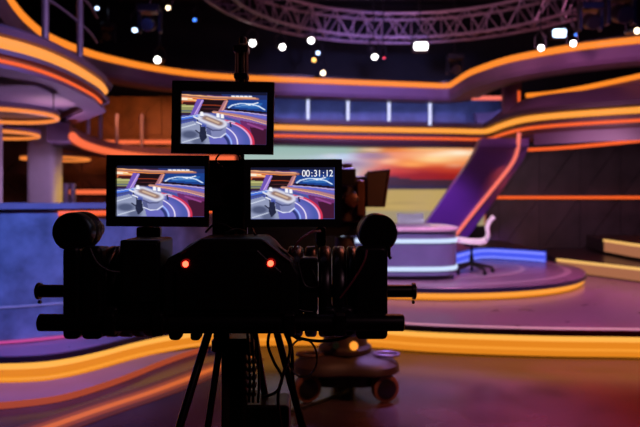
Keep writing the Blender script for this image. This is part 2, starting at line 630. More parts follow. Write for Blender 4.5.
B().sweep(edge, rect(-0.1, -0.06, 0.01, 0.218)).build('light_panel', M['led_riser'], low)
B().sweep(edge, circ(0.028, 8, -0.03, 0.182)).build('light_tube', M['led_hot'], low)
B().sweep(edge, circ(0.012, 8, -0.05, 0.075)).build('light_tube', M['led_low'], low)
ke = next(i for i, p in enumerate(edge) if 320 + p[0] / p[1] * F > 385)
B().sweep(edge[ke:], rect(-0.06, -0.02, 0.2705, 0.276)).build('edge_line', M['led_pale'], low)

tr_px = [(-110, 410), (-60, 406), (0, 402), (40, 398), (70, 392.5), (105, 382), (135, 371), (160, 361), (190, 350.5), (225, 341)]
tr = smoothp([U(x, y, 0.05) for x, y in tr_px], 6)
step = thing('stage_tread', (-2.3, 4.6, 0), 'low purple tread curving along the foot of the stage at left', 'step')
inner = [p for p in offset(edge, -0.04) if p[0] < tr[-1][0] + 0.02]
B().prism(tr + inner[::-1], 0.0, 0.05).build('deck', M['tread'], step)
B().sweep(tr, rect(0.001, 0.012, 0.004, 0.05)).build('glow_edge', M['glow_tread'], step)  # front edge of the tread emits a dim orange-red

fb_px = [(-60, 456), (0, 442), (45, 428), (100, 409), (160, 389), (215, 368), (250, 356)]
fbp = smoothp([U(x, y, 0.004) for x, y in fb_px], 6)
fl = thing('floor_glow_band', (-1.6, 4.2, 0), 'soft orange glowing band on the dark floor in front of the purple tread', 'light strip')  # flat emissive strips on the floor, brightest in the middle
for o0, o1, mm in ((-0.17, -0.1, 'glow_band_dim'), (-0.1, -0.04, 'glow_band_soft'), (-0.04, 0.04, 'glow_band'), (0.04, 0.1, 'glow_band_soft'), (0.1, 0.17, 'glow_band_dim')):
    B().sweep(fbp, rect(o0, o1, 0.001, 0.004)).build('band_strip', M[mm], fl)

CX, CY, CR = 1.5, 9.6, 2.4
disk = thing('round_platform', (CX, CY, 0.27), 'round raised platform with amber rim carrying the presenter desk', 'platform')
B().lathe((CX, CY, 0.275), (0, 0, 1), [(0, CR - 0.12), (0.09, CR - 0.12)], 96).build('base', M['lip'], disk, True)
B().lathe((CX, CY, 0.37), (0, 0, 1), [(0, CR), (0.055, CR), (0.07, CR - 0.015)], 96).build('deck', M['stage'], disk, True)
B().lathe((CX, CY, 0.368), (0, 0, 1), [(0, CR + 0.004), (0.058, CR + 0.004)], 96).build('rim', mat('navy_rim', (46, 42, 74), 0.3), disk, True)
ringp = [(CX + math.cos(t) * CR, CY + math.sin(t) * CR) for t in [2 * PI * k / 96 for k in range(96)]]
B().sweep(ringp, rect(-0.11, -0.07, 0.28, 0.366), closed=True).build('light_panel', M['led_riser'], disk)
B().sweep(ringp, circ(0.022, 8, -0.04, 0.335), closed=True).build('light_tube', M['led_mid'], disk)
for rr, w in ((2.16, 0.05), (1.55, 0.03)):
    rp = [(CX + math.cos(t) * rr, CY + math.sin(t) * rr) for t in [2 * PI * k / 96 for k in range(96)]]
    B().sweep(rp, rect(-w, w, 0.4402, 0.443), closed=True).build('inlay_ring', M['inlay'], disk)

# blue lit step behind the desk, amber lit steps at right
bl = smoothp([U(x, y, 0.64) for x, y in ((448, 253.8), (455, 253), (481, 247.5), (515, 248.5), (545, 250.5))], 5)
bs = thing('lit_step', (3.2, 11.3, 0.446), 'low step with blue glowing front behind the presenter desk', 'step')
back = [(p[0], 12.6) for p in bl][::-1]
B().prism(offset(bl, -0.03) + back, 0.446, 0.64).build('base', M['lip'], bs)
B().sweep(bl, rect(-0.028, 0.0, 0.45, 0.62)).build('light_panel', M['led_blue'], bs)
B().sweep(bl, circ(0.016, 8, 0.012, 0.585)).build('light_tube', M['led_blueh'], bs)
B().sweep(bl, circ(0.012, 8, 0.012, 0.475)).build('light_tube', M['led_blueh'], bs)
a1 = smoothp([U(x, y, 0.48) for x, y in ((557, 258.8), (595, 263), (640, 268), (720, 277), (820, 289))], 6)
s1 = thing('lit_step', (5.0, 10.0, 0.27), 'long amber edged step running in front of the dark wall at right', 'step')
B().prism(offset(a1, -0.03) + [(8.2, 7.6), (8.2, 12.6), (4.3, 12.6)], 0.272, 0.48).build('base', M['lip'], s1)
B().sweep(a1, rect(-0.028, 0.0, 0.29, 0.455)).build('light_panel', M['led_stepf'], s1)
B().sweep(a1, circ(0.02, 8, 0.0, 0.465)).build('light_tube', M['led_step'], s1)
a2 = smoothp([U(x, y, 0.75) for x, y in ((604, 239.5), (618, 241.5), (640, 244.5), (700, 250))], 6)
s2 = thing('lit_step', (6.3, 11.2, 0.5), 'short upper amber edged step at the far right by the wall', 'step')
B().prism(offset(a2, -0.03) + [(8.2, 9.2), (8.2, 12.4), (5.3, 12.4)], 0.5, 0.75).build('base', M['lip'], s2)
B().sweep(a2, rect(-0.028, 0.0, 0.54, 0.73)).build('light_panel', M['led_stepf'], s2)
B().sweep(a2, circ(0.02, 8, 0.0, 0.735)).build('light_tube', M['led_step'], s2)

# ================================================================ VIDEO WALL, PILLAR
VY = 13.35
vw = thing('video_wall', (1.2, VY, 0.27), 'large video wall showing an orange sunset over a yellow field', 'screen')
tl, tr_ = P(222, 142, VY), P(486, 142, VY)
zb = 0.9
B().rbox(((tl.x + tr_.x) / 2, VY + 0.1, (tl.z + 0.28) / 2), (tr_.x - tl.x + 0.1, 0.12, tl.z - 0.28), 0.03).build('cabinet', M['blk'], vw)
pb = B(); sp = sunset_picture()
picture_mesh(pb, sp, (tl.x, VY, tl.z), (tr_.x - tl.x, 0, 0), (0, 0, -(tl.z - zb)))
po = pb.build('screen', M['wallpic'], vw); paint(po, sp)

def PYat(py):
    return 11.2 + 1.7 * max(0, min(1, (py - 146) / 100)) ** 0.8
lpx = [(482, 138), (478, 146), (475, 153), (468, 164), (460, 175), (449, 191), (432, 215), (414, 240), (404, 256)]
rpx = [(530, 138), (529, 146), (527, 153), (521, 164), (513, 175), (502, 191), (485, 215), (466, 240), (454, 256)]
L = smoothp([tuple(P(x, y, PYat(y))) for x, y in lpx], 5)
R_ = smoothp([tuple(P(x, y, PYat(y))) for x, y in rpx], 5)
pil = thing('leaning_pillar', (2.6, 12.9, 0.27), 'leaning purple pillar with pink light line between video wall and dark wall', 'pillar')
B().loft([[l, r_, (r_[0], r_[1] + .3, r_[2]), (l[0], l[1] + .3, l[2])] for l, r_ in zip(L, R_)]).build('body', M['pillar'], pil, bevel=0.02)
led = smoothp([tuple(P(x, y, PYat(y) - 0.03)) for x, y in ((519, 133), (518.5, 141), (517.5, 150), (514, 160), (506, 172), (490, 192), (473, 213), (455, 236), (446, 248))], 6)
B().tube(led, 0.034, 8).build('light_strip', M['led_pink'], pil, True)

# wall light strips
def wall_strip(x0, x1, py, Y, label, m='led_thin', r=0.03):
    a, b_ = P(x0, py, Y), P(x1, py, Y)
    s = thing('wall_light_strip', ((a + b_) / 2), label, 'light strip')
    B().rbox(((a.x + b_.x) / 2, Y + 0.035, a.z), (b_.x - a.x, 0.03, r * 2.6), 0.008).build('channel', M['blk'], s)
    B().tube([a, b_], r, 8).build('tube', M[m], s, True)
wall_strip(492, 700, 197.5, 13.42, 'straight orange light strip across the dark panelled wall at right')
wall_strip(88, 214, 142, 12.78, 'straight red orange light strip high on the brown panelled wall', 'led_red', 0.04)
wall_strip(66, 112, 192, 12.78, 'short orange light strip low on the brown wall above the counter', 'led_red', 0.045)

# ================================================================ GALLERY (middle level) and upper ring
mid_px = [(214, 126.5), (275, 127), (330, 128.5), (400, 129.8), (450, 130.6), (478, 131.3), (487, 130.5), (500, 125.5), (517, 120.5), (540, 117), (580, 113.5), (640, 109.5), (700, 106), (820, 98)]
mid = smoothp([U(x, y, 2.9) for x, y in mid_px], 7)
g = thing('gallery', (1.5, 12.3, 2.55), 'long gallery front with twin orange light lines above the video wall', 'balcony')
B().sweep(mid, [(-0.5, 2.56), (-0.08, 2.56), (-0.06, 2.62), (-0.12, 2.66), (-0.12, 2.97), (0.02, 2.98), (0.02, 3.07), (-0.5, 3.07)]).build('fascia', M['fasciad'], g)
B().sweep(mid, circ(0.052, 10, -0.045, 2.9)).build('light_tube', M['led_mid'], g, True)
B().sweep(mid, circ(0.027, 8, -0.07, 2.735)).build('light_tube', M['led_thin'], g, True)
k0 = next(i for i, p in enumerate(mid) if p[0] > 3.32)
right = mid[k0:]
B().sweep(right, [(0.01, 3.06), (-0.28, 3.33), (-0.45, 3.33), (-0.25, 3.06)]).build('parapet', M['fascia'], g)
k1 = next(i for i, p in enumerate(mid) if 320 + p[0] / p[1] * F > 530)
B().sweep(mid[k1:], [(-0.1, 2.42), (-0.06, 2.42), (-0.04, 2.62), (-0.1, 2.62)]).build('lower_fascia', M['fascia'], g)
sof = smoothp([U(x, y, 2.42) for x, y in ((523, 150), (560, 148), (600, 144.5), (640, 140.5), (690, 135), (800, 121))], 6)
B().sweep(sof, circ(0.03, 8, 0, 2.42)).build('light_tube', M['led_thin'], g, True)
top2 = smoothp([U(x, y, 3.47) for x, y in ((526, 95.5), (550, 93.5), (580, 88.5), (610, 82.5), (640, 76), (700, 64), (800, 40))], 6)
B().sweep(top2, rect(-0.12, -0.04, 3.34, 3.5)).build('upper_fascia', M['fascia'], g)
B().sweep(top2, circ(0.042, 8, 0, 3.47)).build('light_tube', M['led_top'], g, True)
a = [U(x, 97, 3.47) for x in (472, 505)]
B().sweep(a, circ(0.04, 8, 0, 3.45)).build('light_tube', M['led_pink'], g, True)
pp = P(513, 96, 12.0)
B().rbox((pp.x, 12.1, 3.4), (0.34, 0.2, 0.7), 0.03, axis='z').build('post', M['fascia'], g)
B().tube([P(519, 103, 11.97), P(519, 91, 11.97)], 0.022).build('light_tube', M['led_thin'], g)
for x in (269, 308, 348, 389, 430):
    c = P(x, 107, 12.85)
    B().tube([(c.x, c.y, 3.0), (c.x, c.y, 3.56)], 0.028, 10).build('rail_post', M['led_post'], g, True)

up_px = [(-2, -22), (10, 0), (27, 20), (50, 37), (90, 53), (125, 62), (160, 69), (200, 74.5), (240, 77.5), (300, 80), (360, 82.5), (420, 84.8), (446, 85.5), (453, 83),
         (466, 74.5), (480, 68.5), (510, 59), (560, 49.5), (600, 44), (640, 39.5), (700, 33), (820, 16)]
up = smoothp([U(x, y, 3.73) for x, y in up_px], 7)
ur = thing('upper_ring', (0.5, 11.0, 3.45), 'uppermost sweeping ring fascia with a single amber light line below the black ceiling', 'balcony')
B().sweep(up, [(-0.35, 3.44), (-0.04, 3.44), (0.01, 3.5), (0.01, 3.66), (-0.04, 3.69), (-0.35, 3.69)]).build('fascia', M['fascia'], ur)
B().sweep(up, circ(0.05, 10, -0.01, 3.73)).build('light_tube', M['led_top'], ur, True)
B().sweep(up, rect(-0.5, -0.36, 3.44, 3.9)).build('back_panel', M['blk'], ur)

# lower balcony at left in front of the brown wall
lb_px = [(71, 137), (76, 141.5), (88, 147), (110, 152.5), (140, 156.5), (175, 158.5), (235, 159)]
lbp = smoothp([U(x, y, 2.3) for x, y in lb_px], 6)
lb = thing('side_balcony', (-3.5, 10.5, 2.2), 'side balcony with coral light edge and rail posts before the brown wall', 'balcony')
B().sweep(lbp, [(-0.3, 2.24), (-0.02, 2.24), (-0.02, 2.5), (-0.3, 2.5)]).build('fascia', M['fascia'], lb)
B().sweep(lbp, circ(0.058, 10, 0.02, 2.31)).build('light_tube', M['led_red'], lb, True)
for x, yb, yt in ((86, 143, 114), (98, 148, 113), (114, 152, 114), (141, 155, 114)):
    q = min(lbp, key=lambda p: abs(320 + p[0] / p[1] * F - x))
    q = (q[0] - 0.15 * q[0] / abs(q[0]) * 0, q[1] + 0.12)
    B().tube([(q[0], q[1], 2.5), (q[0], q[1], H - (yt - HY) / F * q[1])], 0.035, 8).build('rail_post', M['post'], lb)

# ================================================================ NEAR LEFT BALCONY
nb_px = [(-130, 8), (-60, 26), (0, 42), (25, 48.5), (50, 57), (72, 67), (90, 77.5), (100, 84.5), (105.5, 91)]
nb = smoothp([U(x, y, 2.75) for x, y in nb_px], 6)
tip = nb[-1]
tail = smoothp([tip, (tip[0] - 0.08, tip[1] + 0.35), (-3.0, 8.3), (-3.6, 9.2), (-4.4, 10.6)], 6)[1:]
full = nb + tail
nbl = thing('near_balcony', (-4, 7, 2.55), 'nearest balcony at upper left with thick amber light edge and steel rail posts', 'balcony')
B().prism(full + [(-7.8, 10.8), (-7.8, nb[0][1])], 2.66, 2.7).build('soffit', M['soffit'], nbl)
B().sweep(full, [(-0.3, 2.7), (-0.08, 2.7), (-0.06, 2.8), (0.02, 2.82), (0.04, 2.87), (-0.02, 2.91), (-0.3, 2.91)]).build('fascia', M['fascia'], nbl, True)
B().sweep(full, [(-0.16, 2.60), (-0.13, 2.60), (-0.08, 2.72), (-0.12, 2.72)]).build('cove', M['glow_cove'], nbl)  # glow of the recess between the tubes is put in as emission
B().sweep(full, [(-0.3, 2.54), (-0.04, 2.55), (-0.05, 2.585), (-0.3, 2.585)]).build('lower_fascia', M['fascia'], nbl)
B().sweep(nb, circ(0.05, 10, -0.02, 2.75)).build('light_tube', M['led_near'], nbl, True)
B().sweep(nb, circ(0.015, 8, -0.05, 2.61)).build('light_tube', M['led_thin'], nbl, True)
for x in (54.5, 88.5):
    q = min(nb, key=lambda p: abs(320 + p[0] / p[1] * F - x))
    B().tube([(q[0] - 0.08, q[1], 2.9), (q[0] - 0.08, q[1], 4.05)], 0.034, 10).build('rail_post', M['post'], nbl, True)
rl = offset(nb, -0.1)
for z in (3.32, 3.62, 4.05):
    B().tube([(x, y, z) for x, y in rl], 0.014 if z < 4 else 0.025, 8).build('rail', M['post'], nbl, True)

# column below it and ring lamps
co = P(45, 150, 9.2)
col = thing('column', (co.x, co.y, 0.27), 'pale round cornered column under the near balcony at left', 'column')
B().rbox((co.x, co.y, 1.44), (0.42, 0.36, 2.3), 0.08, 4, 'z').build('shaft', M['plaster'], col, True)
B().rbox((co.x, co.y, 0.32), (0.56, 0.56, 0.1), 0.08, 4, 'z').build('plinth', M['fasciad'], col, True)


co = P(-15, 150, 7.2)
col2 = thing('column', (co.x, co.y, 0.27), 'pale column at the very left edge of the picture behind the counter', 'column')
B().rbox((co.x, co.y, 1.44), (0.3, 0.3, 2.3), 0.06, 4, 'z').build('shaft', M['plaster'], col2, True)
B().rbox((co.x, co.y, 0.32), (0.36, 0.36, 0.1), 0.06, 4, 'z').build('plinth', M['fasciad'], col2, True)


def ring_lamp(c, R, label, r=0.02):
    t = thing('ring_lamp', c, label, 'lamp', None)
    pts = [(c[0] + R * math.cos(2 * PI * k / 48), c[1] + R * math.sin(2 * PI * k / 48), c[2]) for k in range(48)]
    B().tube(pts, r, 8, True).build('light_tube', M['led_ring'], t, True)
    B().tube([(p[0], p[1], p[2] + 0.05) for p in pts], 0.022, 8, True).build('rim', M['fascia'], t, True)
    B().disc((c[0], c[1], c[2] + 0.04), (0, 0, 1), R * .95, .02, 40).build('baffle', M['blk'], t)
    for k in (0, 16, 32):
        B().tube([(pts[k][0], pts[k][1], c[2] + 0.06), (pts[k][0], pts[k][1], 2.66)], 0.006, 6).build('hanger', M['blk'], t)
    return t


ring_lamp((-3.24, 6.3, 2.3), 0.54, 'large amber ring lamp hanging closest under the near balcony')
ring_lamp((-4.25, 8.1, 2.3), 0.54, 'middle amber ring lamp cut off by the pale column')
ring_lamp((-4.97, 11.7, 2.22), 0.6, 'small far amber ring lamp right of the pale column')
# low rail behind the counter
lr = thing('low_rail', (-3.6, 9.0, 0.27), 'short purple guard rail right of the pale column', 'rail')
for x in (66, 73):
    c = P(x, 190, 9.0)
    B().tube([(c.x, c.y, 0.27), (c.x, c.y, 1.69)], 0.04, 10).build('rail_post', M['post'], lr, True)
c0, c1 = P(66, 186, 9.0), P(73, 186, 9.0)
B().tube([c0, c1], 0.02).build('rail', M['post'], lr)

# ================================================================ LEFT COUNTER
ct_px = [(-120, 346), (-60, 346.5), (0, 344.5), (40, 341), (75, 337), (105, 332.5), (135, 327), (165, 321), (195, 314)]
ct = smoothp([U(x, y, 0.27) for x, y in ct_px], 6)
ct += smoothp([ct[-1], (ct[-1][0] + 0.25, ct[-1][1] + 0.5), (ct[-1][0] + 0.1, ct[-1][1] + 1.1)], 6)[1:]
cn = thing('counter', (-2.5, 5.3, 0.27), 'curved blue concrete faced counter wall on the stage at left', 'counter')
B().sweep(ct, rect(-0.16, 0.0, 0.3, 1.36)).build('body', M['concrete'], cn, True)
B().sweep(ct, rect(-0.24, 0.03, 1.375, 1.425)).build('cap', M['cap'], cn)
B().sweep(ct, rect(-0.02, 0.004, 1.36, 1.375)).build('shadow_gap', M['lip'], cn)
B().sweep(ct, rect(-0.005, 0.006, 0.565, 0.58)).build('inlay_line', M['plaster'], cn)
B().sweep(ct, circ(0.012, 8, 0.012, 0.288)).build('light_strip', M['led_base'], cn)
kx = next(i for i, p in enumerate(ct) if 320 + p[0] / p[1] * F > 57)
B().sweep(ct[kx:], circ(0.022, 8, 0.014, 1.335)).build('light_strip', M['led_thin'], cn)

# ================================================================ PRESENTER DESK, CHAIRS
DX, DY = 1.06, 8.52
def desk_ring(sx, sy, n=64, e=3.6):
    o = []
    for k in range(n):
        t = 2 * PI * k / n
        c, s_ = math.cos(t), math.sin(t)
        o.append((DX + sx * math.copysign(abs(c) ** (2 / e), c), DY + sy * math.copysign(abs(s_) ** (2 / e), s_)))
    return o
dk = thing('presenter_desk', (DX, DY, 0.44), 'rounded lilac presenter desk with two white light bands on the round platform', 'desk')
B().prism(desk_ring(0.70, 0.70), 0.445, 0.5).build('plinth', M['lip'], dk, True)
B().prism(desk_ring(0.745, 0.745), 0.5, 1.05).build('body', M['desk'], dk, True)
B().prism(desk_ring(0.77, 0.77), 1.05, 1.1).build('desk_top', M['desktop'], dk, True, 0.012)
B().prism(desk_ring(0.45, 0.45), 1.1, 1.105).build('inset', M['desk'], dk, True)
for z in (0.935, 0.585):
    B().prism(desk_ring(0.756, 0.756), z - 0.026, z + 0.026).build('light_band', M['led_white'], dk, True)


def shell(b, line, w, t, n=8, cup=0.0):
    """curved sheet: centre line of (x, z), width along y"""
    top, bot = [], []
    rings = []
    for i, (x, z) in enumerate(line):
        a, c = line[max(i - 1, 0)], line[min(i + 1, len(line) - 1)]
        tx, tz = c[0] - a[0], c[1] - a[1]
        l = math.hypot(tx, tz); nx, nz = -tz / l, tx / l
        e = min(i, len(line) - 1 - i)
        ww = w * (0.8, 0.94, 1.0)[min(e, 2)]
        r = []
        for k in range(n + 1):
            y = -ww / 2 + ww * k / n
            q = cup * (2 * y / w) ** 2
            r.append((x + nx * (t / 2 + q), y, z + nz * (t / 2 + q)))
        for k in range(n, -1, -1):
            y = -ww / 2 + ww * k / n
            q = cup * (2 * y / w) ** 2
            r.append((x + nx * (-t / 2 + q), y, z + nz * (-t / 2 + q)))
        rings.append(r)
    b.loft(rings)
    return b


def chair(label):
    t = thing('swivel_chair', (0, 0, 0), label, 'chair')
    shell(B(), smoothp([(-0.235, 0.41), (-0.19, 0.435), (-0.05, 0.42), (0.12, 0.415), (0.2, 0.445)], 5), 0.46, 0.05, cup=0.02).build('seat', M['white'], t, True)
    shell(B(), smoothp([(0.205, 0.45), (0.235, 0.53), (0.225, 0.62), (0.245, 0.69), (0.29, 0.75), (0.31, 0.77)], 5), 0.42, 0.04, cup=0.02).build('backrest', M['white'], t, True)
    B().lathe((0, 0, 0.1), (0, 0, 1), [(0, 0.03), (0.14, 0.03), (0.14, 0.018), (0.29, 0.018)], 14).build('post', M['blk'], t, True)
    B().rbox((0, 0, 0.385), (0.2, 0.16, 0.03), 0.02, axis='z').build('tilt_plate', M['blk'], t)
    for k in range(5):
        an = 2 * PI * k / 5 + 0.3
        e = (0.3 * math.cos(an), 0.3 * math.sin(an))
        lg = B().tube([(0, 0, 0.13), (e[0] * .5, e[1] * .5, 0.1), (e[0], e[1], 0.07)], [0.03, 0.025, 0.018]).build('leg', M['blk'], t, True)
        B().lathe((e[0] - 0.02 * math.sin(an), e[1] + 0.02 * math.cos(an), 0.03), (math.sin(an), -math.cos(an), 0), [(0, 0.026), (0.004, 0.03), (0.036, 0.03), (0.04, 0.026)], 14).build('caster', M['rub'], lg)
    return t


ch = chair('white shell swivel chair in profile right of the presenter desk')
index_kids()
ch2 = copy_tree(ch)
ch.location = (2.1, 8.62, 0.443)
ch.rotation_euler = (0, 0, -0.235)
ch2.location = (1.45, 9.74, 0.443)
ch2.rotation_euler = (0, 0, PI / 2)
ch2['label'] = 'white chair behind the presenter desk with only its backrest showing'

# ================================================================ CEILING TRUSS, BARS, SPOTLIGHTS
TX, TY, TR = 1.4, 8.3, 3.1
tt = thing('ring_truss', (TX, TY, 4.3), 'large circular lilac lit lighting truss hanging under the ceiling', 'truss')
def tring(R, z, a):
    return (TX + R * math.cos(a), TY + R * math.sin(a), z)
N = 72
for R, z in ((TR, 4.33), (TR - 0.4, 4.33), (TR, 4.75), (TR - 0.4, 4.75)):
    B().tube([tring(R, z, 2 * PI * k / N) for k in range(N)], 0.028, 8, True).build('chord', M['truss'], tt, True)
br = B()
for k in range(N):
    a0, a1_ = 2 * PI * k / N, 2 * PI * (k + 1) / N
    A, C = (a0, a1_) if k % 2 else (a1_, a0)
    br.tube([tring(TR, 4.33, A), tring(TR, 4.75, C)], 0.014, 5)
    br.tube([tring(TR - 0.4, 4.33, C), tring(TR - 0.4, 4.75, A)], 0.014, 5)
    br.tube([tring(TR, 4.33, A), tring(TR - 0.4, 4.33, C)], 0.014, 5)
    br.tube([tring(TR, 4.75, C), tring(TR - 0.4, 4.75, A)], 0.014, 5)
    br.tube([tring(TR, 4.33, a0), tring(TR, 4.75, a0)], 0.012, 5)
br.build('lattice', M['truss'], tt)
for k in range(6):
    a0 = 2 * PI * k / 6 + 0.4
    p = tring(TR - 0.2, 4.75, a0)
    B().tube([p, (p[0], p[1], 6.0)], 0.012, 6).build('hanger', M['blk'], tt)

bars = {}
for Y, lab in ((8.4, 'black lighting pipe nearest the camera below the ceiling'), (10.4, 'black lighting pipe under the ceiling behind the round truss'),
               (11.6, 'farthest black lighting pipe along the back of the ceiling')):
    bt = thing('lighting_pipe', (0, Y, 5.2), lab, 'pipe')
    B().tube([(-6.5, Y, 5.2), (7.5, Y, 5.2)], 0.03, 10).build('pipe', M['blk2'], bt, True)
    for x in (-6, -3, 0, 3, 6):
        B().tube([(x, Y, 5.2), (x, Y, 6.0)], 0.012, 6).build('hanger', M['blk'], bt)
    bars[Y] = bt


def spot(px, py, Y, r, m, label, aim=(0, -1, -0.35), square=False, top=5.2):
    c = P(px, py, Y)
    t = thing('spotlight', c, label, 'spotlight')
    ax = Vector(aim).normalized()
    bk = -ax
    if square:
        w, h = square
        B().rbox((c.x, c.y + 0.07, c.z), (w + 0.05, 0.1, h + 0.05), 0.02).build('housing', M['blk'], t)
        B().rbox((c.x, c.y + 0.012, c.z), (w, 0.02, h), 0.03).build('lens', M[m], t)
    else:
        L_ = 0.3
        r *= .62
        B().lathe(c + bk * -0.03, bk, [(0, r * 1.18), (0.0, r * 1.28), (0.14, r * 1.28), (0.15, r * 1.05), (L_, r * 0.95), (L_ + .02, r * .6)], 18).build('housing', M['blk'], t, True)
        B().lathe(c + bk * -0.032, ax, [(0, r * 1.1), (0.008, r * 1.0), (0.02, r * .5)], 18).build('lens', M[m], t, True)
    side = Vector((1, 0, 0))
    mid_ = c + bk * 0.12
    w = (square[0] / 2 if square else r * 1.28) + 0.03
    B().tube([mid_ - side * w, mid_ - side * w + Vector((0, 0, 0.16)), mid_ + Vector((0, 0, 0.24)), mid_ + side * w + Vector((0, 0, 0.16)), mid_ + side * w], 0.012, 6).build('yoke', M['blk'], t)
    B().tube([mid_ + Vector((0, 0, 0.24)), (mid_.x, mid_.y, top)], 0.012, 6).build('hanging_rod', M['blk'], t)
    return t


SL = [
    (158, 60, 10.4, .075, 'lw', 'white spotlight alone above the ring fascia left of the monitors', (0, -1, -.2)),
    (135, 29, 10.4, .06, 'lb', 'cool white spotlight highest at left over the ring fascia', (.1, -1, -1.2)),
    (168, 7, 8.4, .04, 'lwarm', 'small warm spotlight at the top edge left of the mast', (.3, -1, -.8)),
    (195, 20, 10.4, .04, 'lblue', 'small blue lensed spotlight beside the left end of the truss', (0, -1, -.2)),
    (252.5, 43, 10.4, .075, 'lw', 'bright white spotlight just right of the mast top', (.15, -1, -.3)),
    (282, 47, 10.4, .07, 'lw', 'bright white spotlight second right of the mast top', (.3, -1, -.3)),
    (311, 40, 10.4, .07, 'lw', 'white spotlight under the truss above the left edge of the video wall', (.1, -1, -.5)),
    (318, 53, 11.6, .045, 'lb', 'small pale spotlight below the third bright lamp', (0, -1, -.2)),
    (314, 60, 11.6, .05, 'lyel', 'yellow spotlight under the small pale lamp near the truss', (0, -1, -.2)),
    (323, 73, 11.6, .06, 'lwarm', 'lowest warm white spotlight right above the amber ring line', (0, -1, -.2)),
    (374.5, 56, 10.4, .07, 'lw', 'white oval spotlight below the middle of the truss', (.1, -1, -.9)),
    (541, 48, 8.4, .055, 'lw', 'left of the two bright spotlights against the right ring fascia', (-.3, -1, -.2)),
    (573, 43.5, 8.4, .055, 'lw', 'right of the two bright spotlights against the right ring fascia', (-.3, -1, -.2)),
    (545, 73, 10.4, .05, 'lteal', 'small teal spotlight under the right ring fascia', (0, -1, -.9)),
    (636, 31, 8.4, .055, 'lwarm', 'warm spotlight at the far right end by the ring line', (0, -1, -.2)),
    (97, 7, 10.4, .045, 'lb', 'faint small spotlight at upper left behind the balcony rail', (.5, -1, -1.5)),
    (575, 35, 10.4, .03, 'lblue', 'tiny blue lamp behind the right pair of bright spotlights', (0, -1, -.2)),
    (384, 58, 10.6, .02, 'lred', 'tiny red lamp beside the oval white spotlight', (0, -1, -.2)),
]
for a_ in SL:
    spot(*a_)
spot(421, 46, 10.4, .08, 'lw', 'rectangular bright flood lamp under the right half of the truss', square=(.22, .12))
spot(560, 33, 10.4, .08, 'lb', 'rectangular pale flood lamp above the pair of right spotlights', square=(.22, .13))

# moving heads, unlit, in the dark ceiling
def moving_head(px, py, Y, label, s=1.0):
    c = P(px, py, Y)
    t = thing('moving_head_lamp', c, label, 'lamp', 'unlit moving heads')
    B().rbox((c.x, c.y, c.z + 0.2 * s), (0.3 * s, 0.22 * s, 0.1 * s), 0.02).build('base', M['blk'], t, bevel=0.004)
    for d in (-1, 1):
        B().rbox((c.x + d * 0.14 * s, c.y, c.z + 0.02 * s), (0.04 * s, 0.1 * s, 0.28 * s), 0.015).build('yoke_arm', M['blk'], t)
    B().lathe((c.x, c.y - 0.14 * s, c.z - 0.05 * s), (0, 1, 0.4), [(0, .085 * s), (0.02, .095 * s), (0.2 * s, .1 * s), (0.28 * s, .06 * s)], 16).build('head', M['blk'], t, True)
    B().tube([(c.x, c.y, c.z + 0.25 * s), (c.x, c.y, 5.2)], 0.014, 6).build('hanging_rod', M['blk'], t)
moving_head(150, 24, 8.4, 'unlit moving head lamp tinted blue at upper left')
moving_head(590, 22, 8.4, 'blue tinted moving head lamp upper right, left of a larger one')
moving_head(620, 14, 8.4, 'larger blue tinted moving head lamp at the upper right corner', 1.25)
moving_head(455, 68, 11.6, 'unlit dark moving head lamp above the kink of the ring line')
moving_head(108, 36, 10.4, 'small dark moving head lamp just right of the balcony rail', .8)

# ================================================================ FOREGROUND CAMERA RIG
RY = 2.0
def Rp(x, y, Y=RY):
    return P(x, y, Y)
S = RY / F
rig = thing('camera_rig', (Rp(225, 331).x, RY, 0.98), 'big black camera crane control rig with counterweights and two red tally lights', 'camera rig')
ax0, ax1 = Rp(37, 291), Rp(416, 291)
B().lathe(ax0, (1, 0, 0), [(0, .022), (0.003, .027), (.012, .027), (.013, .0205), (ax1.x - ax0.x - .013, .0205), (ax1.x - ax0.x - .012, .027), (ax1.x - ax0.x - .003, .027), (ax1.x - ax0.x, .022)], 24).build('axle', M['blk2'], rig, True)
for px in (38.5, 412):
    q = Rp(px, 302)
    B().lathe((q.x, RY, q.z), (1, 0, 0), [(0, .006), (.008, .006)], 10).build('lock_pin', M['blk2'], rig)
wr = 45 * S
weights = [(96, 108), (109.5, 121.5), (123, 136), (137.5, 148), (149.5, 160), (288, 303), (305, 317), (318.5, 331), (332.5, 345), (346.5, 357)]
for a_, b_ in weights:
    x0, x1 = Rp(a_, 0).x, Rp(b_, 0).x
    w_ = x1 - x0
    B().lathe((x0, RY, ax0.z), (1, 0, 0), [(0, .03), (0, wr * .93), (.003, wr * .975), (.008, wr), (w_ - .008, wr), (w_ - .003, wr * .975), (w_, wr * .93), (w_, .03)], 40).build('counterweight', M['blk2'], rig, True)
# lower tube and its end plugs
t0, t1 = Rp(39, 322.5, 1.8), Rp(404, 322.5, 1.8)
B().lathe(t0, (1, 0, 0), [(0, .02), (.003, .025), (t1.x - t0.x - .003, .025), (t1.x - t0.x, .02)], 24).build('cross_tube', M['blk'], rig, True)
for px in (112, 160, 290, 340):
    q = Rp(px, 322.5, 1.8)
    B().rbox((q.x, 1.8, q.z), (.035, .07, .066), .008, axis='x').build('tube_clamp', M['blk'], rig, bevel=.003)
